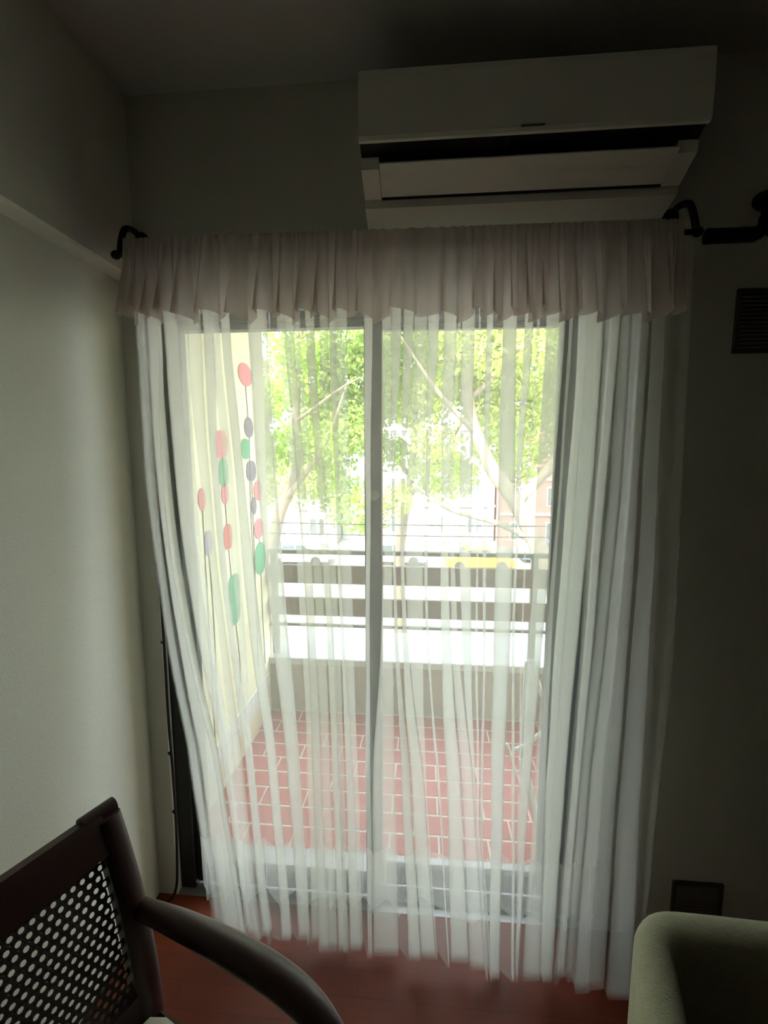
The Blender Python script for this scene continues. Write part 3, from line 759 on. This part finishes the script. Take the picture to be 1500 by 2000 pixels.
tree('bright green tree filling the middle of the view', (-0.6, 14, GZ),
     ([(-0.6,14,GZ),(-0.7,14,-1.5),(-0.3,14,1.5),(-0.2,14,5)], (0.22, 0.07)),
     [([(-.5,14,.2),(.8,13.6,2.0),(1.6,13.4,3.5)],.08,.02),([(-.4,14,1.0),(-1.6,13.6,2.6),(-2.2,13.3,4)],.08,.02)],
     blobcloud(3, -0.2, 14, 3.9, 3.0, 1.5, 2.9, 32, .7, 1.1), 21000, 0.10, LF[2], 13)
tree('far green tree right of the middle one', (5.2, 15, GZ),
     ([(5.2,15,GZ),(5.1,15,-1.0),(4.9,15,2.0),(4.8,15,5)], (0.25, 0.08)),
     [([(5.1,15,.0),(4.2,14.6,1.8),(3.6,14.4,3.0)],.08,.02)],
     blobcloud(4, 4.6, 15, 4.0, 2.2, 1.5, 2.9, 26, .7, 1.2), 16000, 0.10, LF[0], 14)
tree('far loose tree at the left edge of the door', (-6.4, 17, GZ),
     ([(-6.4,17,GZ),(-6.3,17,-1.0),(-6.0,17,2.0),(-5.8,17,5)], (0.25, 0.08)), [],
     blobcloud(5, -5.6, 17, 3.6, 2.4, 1.5, 3.0, 24, .8, 1.3), 14000, 0.11, LF[2], 15)

# houses across the street
def house(label, x0, x1, y, z1, wm, rows, cols, trimm, band=None):
    h = tag(empty('apartment_house', ((x0+x1)/2, y, GZ)), label, 'building')
    cx = (x0+x1)/2
    MB().box(x0-cx, x1-cx, 0, 8, 0, z1-GZ).build('wall', wm, h)
    wm_ = mat('window_dark', (0.10, 0.12, 0.14), 0.2); fm = mat('window_white', (0.8, 0.8, 0.78), 0.6)
    sx = (x1-x0)/cols; sz = (z1-GZ)/rows
    for r in range(rows):
        for c in range(cols):
            a = x0-cx+sx*(c+.5); b = sz*(r+.45)
            f = MB()
            f.box(a-.65, a+.65, -0.06, 0.02, b-.75, b-.68).box(a-.65, a+.65, -0.06, 0.02, b+.68, b+.75).box(a-.65, a-.58, -0.06, 0.02, b-.68, b+.68).box(a+.58, a+.65, -0.06, 0.02, b-.68, b+.68).box(a-.03, a+.03, -0.05, 0.02, b-.68, b+.68)
            w_ = f.build('window', fm, h)
            MB().box(a-.58, a+.58, -0.02, -0.01, b-.68, b+.68).build('pane', wm_, w_)
        MB().box(x0-cx-.05, x1-cx+.05, -0.12, 0, sz*(r+1)-0.25, sz*(r+1)-.05).build('cornice', trimm, h)
    return h
WH = mat('house_white', (0.50, 0.49, 0.46), 0.9, noise=0.1, nscale=.6); PKW = mat('house_pink', (0.45, 0.20, 0.18), 0.9, noise=0.15, nscale=.8)
GYW = mat('house_grey', (0.34, 0.35, 0.36), 0.9, noise=0.15, nscale=.6)
house('white house across the street at the left', -26, -7, 36, 6.5, WH, 4, 6, GYW)
house('grey house across the street behind the middle tree', -6.8, 6.0, 38, 4.0, GYW, 3, 4, WH)
house('pink brick house with white bands across the street at the right', 6.2, 20, 36, 5.5, PKW, 4, 5, WH)

def car(label, x, y, col, rz):
    c = tag(empty('car', (x, y, GZ), rz), label, 'car')
    pm = mat('car_paint_%d' % int(abs(x*100)), col, 0.25, 0.2)
    body = [(-2.1,.30),(-2.15,.62),(-2.0,.80),(-1.2,.88),(1.0,.90),(1.9,.80),(2.15,.62),(2.1,.30)]
    MB().prism(body, 1, -.85, .85).build('body', pm, c)
    cab = [(-1.45,.88),(-.85,1.40),(.55,1.44),(1.15,.90)]
    MB().prism(cab, 1, -.74, .74).build('cabin', pm, c)
    gm = mat('car_glass', (0.05, 0.07, 0.09), 0.1)
    for s_ in (-1, 1):
        MB().prism([(-1.2,.93),(-.8,1.34),(-.1,1.37),(-.1,.93)], 1, s_*.742, s_*.752).build('window', gm, c)
        MB().prism([(0,.93),(0,1.37),(.5,1.37),(.9,.93)], 1, s_*.742, s_*.752).build('window', gm, c)
    MB().add([(-1.45,-.6,.93),(-1.45,.6,.93),(-.93,.6,1.36),(-.93,-.6,1.36),(-1.43,-.6,.94),(-1.43,.6,.94),(-.91,.6,1.36),(-.91,-.6,1.36)],[(0,1,2,3),(7,6,5,4)]).build('windscreen', gm, c)
    wm_ = mat('tyre', (0.02, 0.02, 0.02), 0.8)
    for a in (-1.3, 1.3):
        for s_ in (-1, 1): MB().tube([(a, s_*.68, .33), (a, s_*.87, .33)], .33, 16).build('wheel', wm_, c, True)
car('orange yellow car parked behind the leaning trunk', 3.6, 28.5, (0.85, 0.42, 0.03), 0.05)
car('light blue grey car parked in the middle of the street', -1.8, 29.5, (0.45, 0.55, 0.70), -0.03)
car('silver car parked at the left of the street', -8.2, 29.0, (0.62, 0.63, 0.65), 0.04)
car('dark blue car standing at the right of the street', 8.8, 31.0, (0.10, 0.14, 0.28), 0.02)
for z, lab in ((0.20, 'upper thin black overhead cable crossing the street trees'), (-0.02, 'lower thin black overhead cable crossing the street trees')):
    cbp = [(-14+ i*1.4, 9.0, z + 0.0016*(-14+i*1.4)**2) for i in range(21)]
    tag(MB().tube(cbp, 0.011, 6).build('overhead_cable', BLACKM, None, 'all'), lab, 'cable')
